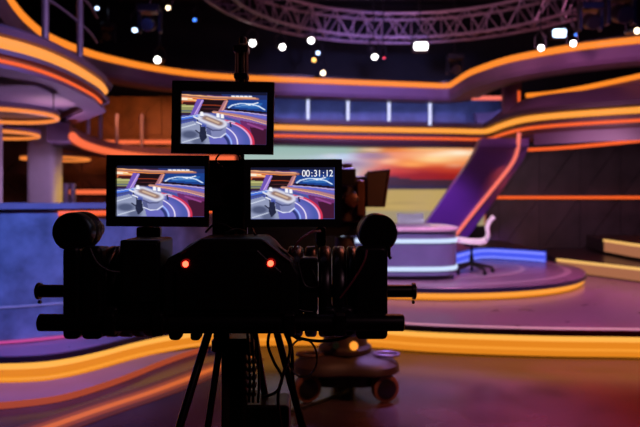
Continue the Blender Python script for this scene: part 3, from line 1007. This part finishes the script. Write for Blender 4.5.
# side plates joining axle, tube and top cylinders
for a_, b_ in ((65.5, 82), (84, 104), (105.5, 121), (322, 337), (338.5, 354), (355.5, 387)):
    p0, p1 = Rp(a_, 246 if a_ < 100 or a_ > 350 else 306, 1.84), Rp(b_, 338 if a_ < 105 or a_ > 350 else 335, 1.84)
    B().rbox(((p0.x + p1.x) / 2, 1.84, (p0.z + p1.z) / 2), (p1.x - p0.x, .05, p0.z - p1.z), .014).build('side_plate', M['blk'], rig, bevel=.003)
for px, py in ((70.5, 232), (378.5, 233.5)):
    q = Rp(px, py, 1.84)
    r = 19.6 * 1.84 / F
    prof = [(0, r * .3), (0, r * .9), (.004, r * .97), (.012, r), (.05, r), (.054, r * .94), (.06, r * .94), (.06, r * .3)]
    B().lathe(q, (0, 1, 0), prof, 40).build('end_cylinder', M['blk2'], rig, True)
    pr2 = [(0, r * .8), (0, r * .97)]
    for k in range(4):
        pr2 += [(.004 + .012 * k, r * 1.01), (.010 + .012 * k, r * 1.01), (.013 + .012 * k, r * .96)]
    pr2 += [(.054, r * .96), (.054, r * .8)]
    B().lathe((q.x, 1.9, q.z), (0, 1, 0), pr2, 40).build('ribbed_sleeve', M['shiny'], rig, True)
    B().lathe((q.x, 1.95, q.z), (0, 1, 0), [(0, r * .5), (.1, r * .5)], 20).build('spindle', M['blk2'], rig, True)
q = Rp(389, 252, 1.84)
B().tube([(q.x, 1.84, q.z + .02), (q.x, 1.84, q.z - .012), (q.x + .006, 1.84, q.z - .02)], .005, 8).build('release_lever', M['blk'], rig)
# battery box left, centre housing
def rigbox(x0, y0, x1, y1, Y, d, name, m='blk', r=.008):
    p0, p1 = Rp(x0, y0, Y), Rp(x1, y1, Y)
    return B().rbox(((p0.x + p1.x) / 2, Y + d / 2, (p0.z + p1.z) / 2), (p1.x - p0.x, d, p0.z - p1.z), r).build(name, M[m], rig, bevel=.002)
bx = rigbox(119.5, 240, 160, 320, 1.8, .16, 'control_box')
p0 = Rp(140, 252, 1.797)
B().rbox((p0.x, 1.797, p0.z - .06), (.1, .006, .17), .006).build('box_lid', M['plastic'], bx)
ol = [(163, 316), (163, 266), (168, 258), (181, 251), (190, 244), (200, 238.5), (262, 238.5), (270, 244), (279, 254), (292, 262), (299, 274), (299, 316)]
pts = [(Rp(x, y, 1.78).x, Rp(x, y, 1.78).z) for x, y in ol]
B().prismy(pts, 1.78, 2.0).build('centre_housing', M['plastic'], rig, bevel=.006)
pl = [(Rp(x, y, 1.775).x, Rp(x, y, 1.775).z) for x, y in ((176, 310), (176, 272), (204, 250), (258, 250), (282, 272), (282, 310))]
B().prismy(pl, 1.768, 1.785).build('face_plate', M['blk'], rig, bevel=.003)
for px, py in ((185.3, 264.3), (270.4, 263.6)):
    q = Rp(px, py, 1.765)
    tb = B().lathe((q.x, 1.79, q.z), (0, -1, 0), [(0, .0145), (.02, .0145), (.022, .013), (.022, .009), (.016, .009)], 20).build('tally_halo_ring', M['tallyhalo'], rig, True)  # ring emits dim red to imitate the halo around the lamp
    B().lathe((q.x, 1.785, q.z), (0, -1, 0), [(0, .0085), (.018, .0085), (.022, .006)], 16).build('tally_lamp', M['tally'], tb, True)
for sx in (-1, 1):   # angled guide rails on the housing shoulders
    a_, b_ = ((180, 254), (201, 240)) if sx < 0 else ((264, 241), (291, 262))
    B().tube([Rp(*a_, 1.775), Rp(*b_, 1.775)], .004, 8).build('edge_rail', M['shiny'], rig)
rigbox(150, 303, 300, 334, 1.84, .2, 'base_block', 'blk2')
rigbox(160, 262, 172, 300, 1.9, .05, 'bracket')
rigbox(300, 258, 318, 312, 1.84, .08, 'bracket')
# mast and monitor mount
ma = Rp(241.5, 45, 2.06); mb = Rp(241.5, 262, 2.06)
B().tube([ma, mb], .0095, 12).build('mast', M['blk2'], rig, True)
for px in (237, 246.5):
    B().tube([Rp(px, 52, 2.04), Rp(px, 84, 2.04)], .006, 8).build('mast_rail', M['brown2'], rig, True)
B().rbox(tuple(Rp(241.5, 50, 2.05)), (.05, .05, .022), .006).build('mast_clamp', M['blk'], rig, bevel=.002)
B().rbox(tuple(Rp(241.5, 77, 2.05)), (.046, .05, .02), .006).build('mast_clamp', M['blk'], rig, bevel=.002)
B().lathe(Rp(243, 44, 2.06), (0, 0, 1), [(0, .012), (.02, .012), (.026, .006)], 14).build('mast_knob', M['blk'], rig, True)
rigbox(207, 160, 251, 211, 2.06, .03, 'mount_plate')
rigbox(212, 208, 247, 245, 2.07, .03, 'mount_post', 'blk2')
b0, b1 = Rp(130, 205, 2.05), Rp(325, 205, 2.05)
B().tube([b0, b1], .011, 10).build('monitor_bar', M['blk2'], rig, True)
for px in (146, 321):
    B().tube([Rp(px, 200, 2.05), Rp(px, 262, 2.05)], .012, 10).build('monitor_post', M['blk2'], rig, True)
for a_, b_ in ((136, 160), (316, 326)):
    rigbox(a_, 227, b_, 246, 2.02, .03, 'post_clamp')
rigbox(168, 328, 181, 341, 1.84, .04, 'lock_knob', r=.014)
rigbox(96, 328, 104, 337, 1.83, .03, 'lock_knob', r=.01)
for px, w in ((190, 10), (213, 16)):
    rigbox(px, 330, px + w, 341, 1.9, .05, 'leg_socket', r=.01)

# monitors ------------------------------------------------------------------
PIC, PIC_CODE = studio_picture(), studio_picture(.56)
def monitor(x0, y0, x1, y1, sx0, sy0, sx1, sy1, Y, roll, label, code=False):
    c = P((x0 + x1) / 2, (y0 + y1) / 2, Y)
    k = Y / F
    t = thing('monitor', c, label, 'monitor')
    w, h = (x1 - x0) * k, (y1 - y0) * k
    s0, s1 = P(sx0, sy0, Y), P(sx1, sy1, Y)
    dp = .03
    back = B().rbox((c.x, c.y + .016, c.z), (w * .97, .026, h * .96), .008).build('casing', M['plastic'], t, bevel=.002)
    B().rbox((c.x, c.y + .038, c.z), (w * .5, .02, h * .5), .008).build('rear_mount', M['blk'], t)
    o0, o1 = P(x0, y0, Y), P(x1, y1, Y)
    fb = B()
    # bezel: four sides mitred around the screen
    outer = [(o0.x, o0.z), (o1.x, o0.z), (o1.x, o1.z), (o0.x, o1.z)]
    inner_ = [(s0.x, s0.z), (s1.x, s0.z), (s1.x, s1.z), (s0.x, s1.z)]
    for i in range(4):
        j = (i + 1) % 4
        fb.prismy([outer[i], outer[j], inner_[j], inner_[i]], c.y - .012, c.y + .006)
    fb.build('bezel', M['plastic'], t)
    b = B()
    pic = PIC_CODE if code else PIC
    picture_mesh(b, pic, (s0.x, c.y + .0, s0.z), (s1.x - s0.x, 0, 0), (0, 0, s1.z - s0.z))
    so = b.build('screen', M['screen'], t); paint(so, pic)
    for kx_ in range(5):
        B().lathe((o0.x + w * (.60 + .06 * kx_), c.y - .011, o1.z + (s1.z - o1.z) * .45), (0, -1, 0), [(0, .0028), (.002, .0028)], 10).build('button', M['blk'], t)
    if code:
        e = P(302.0, 176.6, Y)
        tv, tf = [], []
        for n_, chx in enumerate('00:31:12'):
            cu = bpy.data.curves.new('timecode', 'FONT')
            cu.body = chx
            cu.size = 9.4 * k
            cu.align_x = 'CENTER'
            cu.extrude = .0002
            to = bpy.data.objects.new('tmp', cu)
            COL.objects.link(to)
            bpy.context.view_layer.update()
            m1 = bpy.data.meshes.new_from_object(to.evaluated_get(bpy.context.evaluated_depsgraph_get()))
            bpy.data.objects.remove(to)
            n0 = len(tv)
            xc = e.x + (n_ + .5 - (0.1 if n_ > 2 else 0) - (0.1 if n_ > 5 else 0)) * 4.0 * k
            tv += [(xc + v.co.x * .92 - c.x, -.002 - v.co.z, e.z + v.co.y - c.z) for v in m1.vertices]
            tf += [[q + n0 for q in f.vertices] for f in m1.polygons]
        me = bpy.data.meshes.new('timecode')
        me.from_pydata(tv, [], tf)
        me.materials.clear(); me.materials.append(M['text'])
        tm = bpy.data.objects.new('timecode', me)
        COL.objects.link(tm); tm.parent = so
    t.rotation_euler = (0, roll, 0)
    return t
monitor(172.5, 82, 274, 154, 181.5, 92, 267, 144.5, 1.96, math.radians(.9), 'topmost field monitor showing the studio set, on the mast')
monitor(107.5, 155.5, 209, 226.5, 117, 166, 205, 216.5, 1.95, math.radians(.4), 'left field monitor of the lower pair, showing the studio set')
monitor(244.5, 159.5, 342, 227, 251, 167.5, 334.5, 219, 1.95, math.radians(-.2), 'right field monitor of the lower pair, with the white timecode', True)

# tripod / column --------------------------------------------------------------
tp = thing('tripod', (Rp(236, 0).x, 2.05, 0), 'black crane tripod with thick column and spread legs under the rig', 'tripod')
cxm = Rp(235, 0, 2.08).x
B().rbox((cxm, 2.08, .515), (.085, .085, .93), .018, 3, 'z').build('column', M['blk2'], tp, bevel=.003)
B().rbox((cxm - .022, 2.033, .55), (.022, .006, .8), .003).build('column_rail', M['brown'], tp)
B().rbox((cxm, 2.08, .975), (.14, .14, .05), .02, 3, 'z').build('head_plate', M['blk2'], tp)
def leg(xa, ya, xb, yb, Ya, Yb, r=.013):
    a_, b_ = P(xa, ya, Ya), P(xb, yb, Yb)
    t = a_.z / (a_.z - b_.z)
    e = a_ + (b_ - a_) * t
    e.z = 0.02
    m_ = a_ + (e - a_) * .55
    lg = B().tube([a_, m_], r, 10).build('leg', M['blk2'], tp, True)
    B().tube([a_ + (e - a_) * .5, e], r * .75, 10).build('lower_tube', M['brown'], lg, True)
    B().lathe((m_.x, m_.y, m_.z - .02), (0, 0, 1), [(0, r * 1.5), (.04, r * 1.5)], 12).build('leg_clamp', M['blk'], lg)
    B().lathe((e.x, e.y, 0.0), (0, 0, 1), [(0, .03), (.012, .03), (.03, .015)], 14).build('rubber_foot', M['rub'], lg, True)
leg(209, 331, 180, 427, 1.98, 1.86)
leg(221, 338, 208, 427, 2.02, 1.95, .011)
leg(254, 331, 270, 427, 2.05, 2.2, .012)
leg(277, 333, 302, 427, 2.02, 2.1, .012)
B().rbox((Rp(268, 411, 2.12).x, 2.12, Rp(268, 418, 2.12).z - .07), (.15, .14, .27), .012).build('battery_box', M['blk'], tp, bevel=.003)
for k in range(7):
    q = Rp(249.5, 345 + 8 * k, 2.06)
    B().rbox((q.x + .008, 2.06, q.z), (.03, .03, .012), .003).build('cable_clip', M['blk'], tp)

# cables -----------------------------------------------------------------------
def cable(pts, r, label, m='cable', group=None, smooth=8):
    P3 = [tuple(P(x, y, Y)) for x, y, Y in pts]
    o = B().tube(smoothp(P3, smooth), r, 8).build('cable', M[m], None, True)
    tag(o, label, 'cable', group)
    return o
cable([(270, 330, 1.95), (268, 345, 1.94), (274, 362, 1.95), (282, 378, 1.96), (276, 392, 2.0), (262, 397, 2.03)], .0048, 'black cable bowing from under the rig to the battery box')
cable([(284, 331, 1.93), (290, 350, 1.92), (283, 375, 1.92), (278, 400, 1.94), (283, 440, 1.96)], .005, 'black cable hanging straight down between the right tripod legs')
cable([(279, 328, 1.9), (296, 337, 1.9), (318, 341, 1.91), (340, 339, 1.93), (352, 334, 1.95)], .005, 'black cable swagged sideways under the right counterweights')
lp = []
for k in range(22):
    t = -1.9 + 2 * PI * k / 20
    lp.append((303 + 14 * math.cos(t), 358 + 19 * math.sin(t), 1.93 + .0016 * k))
cable([(291, 334, 1.92)] + lp, .0032, 'thin grey cable loop hanging right of the tripod', 'cableg', None, 4)
cable([(287, 330, 1.94), (292, 352, 1.95), (293, 380, 1.97), (300, 410, 2.0), (312, 450, 2.05)], .006, 'thick black cable running down beside the rightmost tripod leg')
cable([(246, 232, 2.0), (236, 229, 1.97), (224, 234, 1.96), (214, 243, 1.98)], .004, 'thin black cable dipping across the mount post above the housing')
cable([(206, 232, 2.0), (215, 224, 1.96), (228, 226, 1.97), (238, 236, 2.0)], .0035, 'thin dark cable arched behind the housing top')
cable([(252, 228, 2.0), (258, 238, 1.93), (272, 244, 1.9), (288, 255, 1.88), (297, 268, 1.86)], .0035, 'thin black cable running down the right shoulder of the housing')
cable([(120, 272, 1.79), (108, 270, 1.79), (97, 262, 1.8), (90, 248, 1.81)], .0022, 'fine grey cable sagging from the left cylinder to the control box', 'cableg')
cable([(367, 250, 1.8), (364, 262, 1.79), (353, 281, 1.79), (340, 298, 1.8)], .003, 'thin reddish cable sagging from the right cylinder', 'cablep')
cable([(292, 252, 1.9), (300, 240, 1.88), (312, 232, 1.9), (320, 231, 1.98)], .004, 'pink cable arching up to the right monitor post', 'cablep')
cable([(313, 312, 1.8), (300, 310, 1.79), (288, 303, 1.79), (280, 296, 1.8)], .0025, 'fine black cable along the cross tube right of the housing', 'cable')
cable([(298, 262, 1.84), (305, 285, 1.83), (318, 286, 1.83), (312, 270, 1.84)], .0035, 'short black cable loop at the right housing bracket')
cable([(224, 150, 2.02), (216, 160, 2.0), (226, 168, 2.0), (240, 160, 2.0), (236, 152, 2.02)], .003, 'thin cable coil tucked under the topmost monitor')
for i, (dx) in enumerate((247, 251, 256)):
    cable([(dx, 330, 2.0), (dx + 2, 350, 2.0), (dx + 3, 380, 2.01), (dx + 2, 402, 2.04)], .0045, ['black cable strapped closest to the tripod column', 'black cable in the middle of three beside the column', 'outermost black cable of three beside the column'][i])

# ================================================================ SECOND CAMERA ON PEDESTAL
QY = 4.7
pd = thing('camera_pedestal', (P(345, 0, QY).x, QY, 0), 'wheeled robotic camera pedestal with curved base and amber lamp behind the rig', 'pedestal')
pcx = P(345, 0, QY).x
plan = []
for k in range(48):
    t = 2 * PI * k / 48
    r = .30 + .13 * (0.5 + .5 * math.cos(3 * (t + PI / 6))) ** 1.0
    plan.append((pcx + r * math.cos(t), QY + r * math.sin(t)))
rings = []
for z, s_ in ((.19, .95), (.205, 1.0), (.25, .98), (.288, .86), (.315, .5)):
    rings.append([(pcx + (x - pcx) * s_, QY + (y - QY) * s_, z) for x, y in plan])
B().loft(rings).build('base_cover', M['brown'], pd, True)
B().prism([(pcx + (x - pcx) * .62, QY + (y - QY) * .62) for x, y in plan], .09, .192).build('chassis', M['blk'], pd)
B().lathe((pcx, QY, .32), (0, 0, 1), [(0, .2), (.03, .2), (.05, .17), (.13, .16), (.14, .1), (.5, .1), (.5, .075), (.85, .075)], 28).build('column', M['brown'], pd, True)
B().tube([(pcx + .30 + .09 * math.cos(t), QY - .12 + .06 * math.sin(t), .315) for t in [2 * PI * k / 20 for k in range(20)]], .012, 8, True).build('bumper_ring', M['post'], pd, True)
B().tube([(pcx - .27 + .09 * math.cos(t), QY - .12 + .06 * math.sin(t), .315) for t in [2 * PI * k / 20 for k in range(20)]], .012, 8, True).build('bumper_ring', M['brown2'], pd, True)
for an in (-PI / 6 - .16, PI / 2, PI + PI / 6 + .16):
    wx, wy = pcx + .36 * math.cos(an), QY + .36 * math.sin(an)
    d = Vector((math.sin(.3), -math.cos(.3), 0))
    wh = B().lathe((wx, wy, .1) if True else 0, d, [(-.035, .06), (-.03, .095), (-.015, .1), (.015, .1), (.03, .095), (.035, .06)], 28).build('wheel', M['tire'], pd, True)
    B().lathe((wx, wy, .1), d, [(.034, .07), (.038, .072), (.042, .05), (.046, .03)], 20).build('wheel_hub', M['blk'], wh, True)
    B().tube([(wx, wy, .1), (wx, wy + .02, .2)], .025, 10).build('wheel_fork', M['blk'], pd)
lq = P(354, 346.5, QY - .2)
B().lathe((lq.x, lq.y + .03, lq.z), (0, -1, 0), [(0, .03), (.025, .03), (.035, .02)], 16).build('lamp', M['amber'], pd, True)
B().lathe((P(336, 346, 4.5).x, 4.53, P(336, 346, 4.5).z), (0, -1, 0), [(0, .025), (.03, .025)], 14).build('socket', mat('green_socket', (30, 60, 50), .4), pd, True)
cable([(356, 372, 4.45)] + [(x, y, F * (H - .013) / (y - HY)) for x, y in ((352, 387), (340, 394), (322, 401), (300, 408), (285, 412), (262, 415))], .012, 'dark floor cable snaking from the pedestal towards the tripod')

cm = thing('studio_camera', (pcx, QY, 1.17), 'dark studio camera on the pedestal, half hidden by the right monitor', 'camera')
def cbox(x0, y0, x1, y1, Y, d, name, m='brown', r=.015, par=None):
    p0, p1 = P(x0, y0, Y), P(x1, y1, Y)
    return B().rbox(((p0.x + p1.x) / 2, Y + d / 2, (p0.z + p1.z) / 2), (p1.x - p0.x, d, p0.z - p1.z), r).build(name, M[m], par or cm, bevel=.004)
cbox(318, 176, 366, 222, 4.55, .4, 'body')
cbox(322, 222, 370, 236, 4.6, .25, 'pan_head', 'blk')
# flared lens hood at right
h0 = [P(x, y, 4.6) for x, y in ((366, 173), (389, 170), (384, 207), (366, 207))]
hb = B().prismy([(p.x, p.z) for p in h0], 4.5, 4.78).build('lens_hood', M['brown'], cm, bevel=.006)
B().tube([P(367, 172, 4.495), P(389, 169.5, 4.495), P(384, 207, 4.495)], .006, 8).build('hood_edge', M['brown2'], hb)
cbox(343, 163, 352, 178, 4.6, .05, 'handle_post', 'brown')
B().tube([P(326, 166, 4.62), P(352, 165, 4.62)], .014, 10).build('handle', M['brown'], cm, True)
vf = cbox(340, 168, 356, 186, 4.35, .16, 'viewfinder', 'blk')
cbox(357, 180, 365, 216, 4.5, .05, 'side_module', 'brown2')
B().lathe(P(352, 200, 4.5), (0, -1, 0), [(0, .05), (.03, .05), (.04, .035)], 20).build('cable_reel', M['brown2'], cm, True)
B().tube([P(362, 218, 4.55), P(372, 222, 4.3), P(378, 225, 4.15)], .014, 10).build('pan_bar', M['brown2'], cm, True)
B().tube([P(352, 188, 4.5), P(358, 200, 4.46), (P(350, 214, 4.5))], .008, 8).build('loom', M['cable'], cm, True)

# ================================================================ LIGHTS (unseen studio lamps overhead, plus fills added lower down)
def spotl(name, loc, aim, rgb, power, size=50, blend=.8, rad=.25):
    l = bpy.data.lights.new(name, 'SPOT')
    l.color = lin(*rgb); l.energy = power; l.spot_size = math.radians(size); l.spot_blend = blend; l.shadow_soft_size = rad
    o = bpy.data.objects.new(name, l)
    COL.objects.link(o); o.location = loc
    o.rotation_euler = (Vector(aim) - Vector(loc)).to_track_quat('-Z', 'Y').to_euler()
    return o
def areal(name, loc, aim, rgb, power, sx, sy):
    l = bpy.data.lights.new(name, 'AREA')
    l.shape = 'RECTANGLE'; l.size = sx; l.size_y = sy
    l.color = lin(*rgb); l.energy = power
    o = bpy.data.objects.new(name, l)
    COL.objects.link(o); o.location = loc
    o.rotation_euler = (Vector(aim) - Vector(loc)).to_track_quat('-Z', 'Y').to_euler()
    return o

spotl('lamp_blue_counter', (-1.2, 2.6, 4.8), (-2.5, 5.1, .8), (120, 150, 255), 1400, 46)
spotl('lamp_lilac_desk', (0.6, 5.0, 5.0), (1.4, 8.8, .6), (222, 210, 255), 1400, 44)
spotl('lamp_pink_stage', (2.6, 5.6, 5.2), (2.4, 6.9, .2), (240, 140, 205), 2000, 62)
spotl('lamp_magenta_right', (5.5, 6.6, 5.2), (5.0, 8.2, .2), (235, 110, 170), 1100, 60)
spotl('lamp_purple_floor', (0.75, 6.0, 5.4), (0.7, 4.2, 0), (182, 150, 250), 3600, 30)
spotl('lamp_red_floor', (3.2, 4.2, 5.2), (2.6, 3.8, 0), (255, 26, 12), 2300, 50)
spotl('lamp_red_left', (-0.6, 4.2, 5.0), (-1.6, 3.9, 0), (255, 60, 40), 260, 36)
spotl('lamp_purple_left', (-1.3, 2.9, 5.0), (-2.1, 4.45, 0), (215, 72, 215), 520, 22)
spotl('lamp_violet_pillar', (1.2, 8.6, 2.6), (2.45, 12.5, 0.9), (180, 110, 255), 800, 30)
spotl('lamp_red_wall', (6.4, 9.0, 3.0), (6.3, 13.5, 1.0), (255, 30, 80), 170, 34)
spotl('added_panel_fill', (4.2, 8.8, 2.2), (5.6, 13.5, 1.5), (235, 190, 215), 150, 70)  # unseen lamp added to lift the dark panels
spotl('lamp_panel_warm', (3.4, 11.6, 2.0), (4.0, 13.5, 0.9), (255, 120, 40), 40, 60)
spotl('lamp_white_desk', (0.4, 6.2, 4.8), (1.95, 8.8, 1.0), (250, 250, 225), 600, 18)
spotl('lamp_orange_wall', (-3.2, 10.9, 3.05), (-3.8, 12.9, 2.7), (255, 150, 80), 110, 74)
areal('lamp_blue_gallery', (1.2, 12.9, 3.42), (1.2, 13.8, 3.1), (150, 165, 255), 16, 5.5, .1)
spotl('lamp_lilac_fascia_right', (2.3, 7.0, 3.45), (4.5, 10.0, 3.3), (225, 140, 190), 260, 56)
spotl('added_fascia_fill', (0.8, 7.5, 3.6), (0.9, 12.0, 3.5), (158, 146, 255), 900, 52, rad=.1)  # unseen spot added to brighten the middle of the upper fascia
spotl('lamp_lilac_fascia_left', (-0.5, 6.0, 4.4), (-3.2, 10.0, 3.4), (205, 140, 190), 240, 46)
spotl('lamp_truss', (1.4, 7.2, 3.9), (1.4, 11.0, 4.6), (235, 165, 195), 300, 100)
spotl('lamp_balcony', (0.2, 3.6, 3.4), (-2.6, 6.2, 2.8), (190, 160, 220), 340, 40)
spotl('lamp_soffit', (-3.3, 8.4, 0.6), (-3.3, 7.4, 2.6), (205, 165, 225), 170, 90)
spotl('lamp_soffit_spot', (-3.3, 7.9, 2.0), (-3.3, 7.7, 2.7), (255, 200, 215), 30, 80, 1.0, .05)
spotl('lamp_column', (-3.2, 7.2, 2.2), (-4.05, 9.2, 1.4), (205, 170, 230), 50, 50)
spotl('lamp_column_yellow', (-2.9, 9.5, 2.2), (-3.8, 9.25, 1.4), (255, 210, 70), 60, 50)
spotl('lamp_blue_heads', (4.0, 6.5, 4.0), (4.1, 8.4, 4.0), (60, 100, 255), 26, 60)
spotl('lamp_blue_ceiling', (-2.2, 7.4, 3.6), (-2.3, 8.4, 3.9), (60, 100, 255), 14, 70)
spotl('added_camera_fill', (1.5, 3.2, 2.6), (0.25, 4.7, 1.2), (255, 150, 100), 100, 60)  # unseen orange lamp added to lighten the second camera
spotl('added_pedestal_fill', (1.6, 3.4, 2.4), (0.3, 4.6, .2), (255, 170, 140), 60, 40)  # unseen warm lamp added to lighten the pedestal
spotl('added_rig_rim', (0.6, 3.4, 2.6), (-0.2, 2.05, 1.3), (255, 130, 100), 16, 70)  # unseen warm lamp added behind the rig for faint edge glints

spotl('added_rig_fill', (1.6, -0.6, 3.4), (0.0, 2.0, 1.15), (235, 170, 190), 30, 40, 1.0, .15)  # weak unseen front fill added so cables and plates read

# world: nearly dark hall
w = bpy.data.worlds.new('hall')
scn.world = w
w.use_nodes = True
w.node_tree.nodes['Background'].inputs['Color'].default_value = (.25, .18, .3, 1)
w.node_tree.nodes['Background'].inputs['Strength'].default_value = .035

# ================================================================ CAMERA
cd = bpy.data.cameras.new('camera')
cd.sensor_width = 36
cd.lens = F / 640 * 36
cd.shift_y = -(213.5 - HY) / 640
cd.dof.use_dof = True
cd.dof.focus_distance = 1.9
cd.dof.aperture_fstop = 2.6
cd.clip_start = .05
co_ = bpy.data.objects.new('camera', cd)
COL.objects.link(co_)
co_.location = (0, 0, H)
co_.rotation_euler = (PI / 2, 0, 0)
scn.camera = co_
scn.view_settings.view_transform = 'Standard'
scn.view_settings.look = 'None'
scn.view_settings.exposure = 0
scn.view_settings.gamma = 1
scn.view_settings.use_curve_mapping = False
scn.cycles.use_denoising = True
scn.cycles.max_bounces = 6
scn.cycles.sample_clamp_indirect = 4
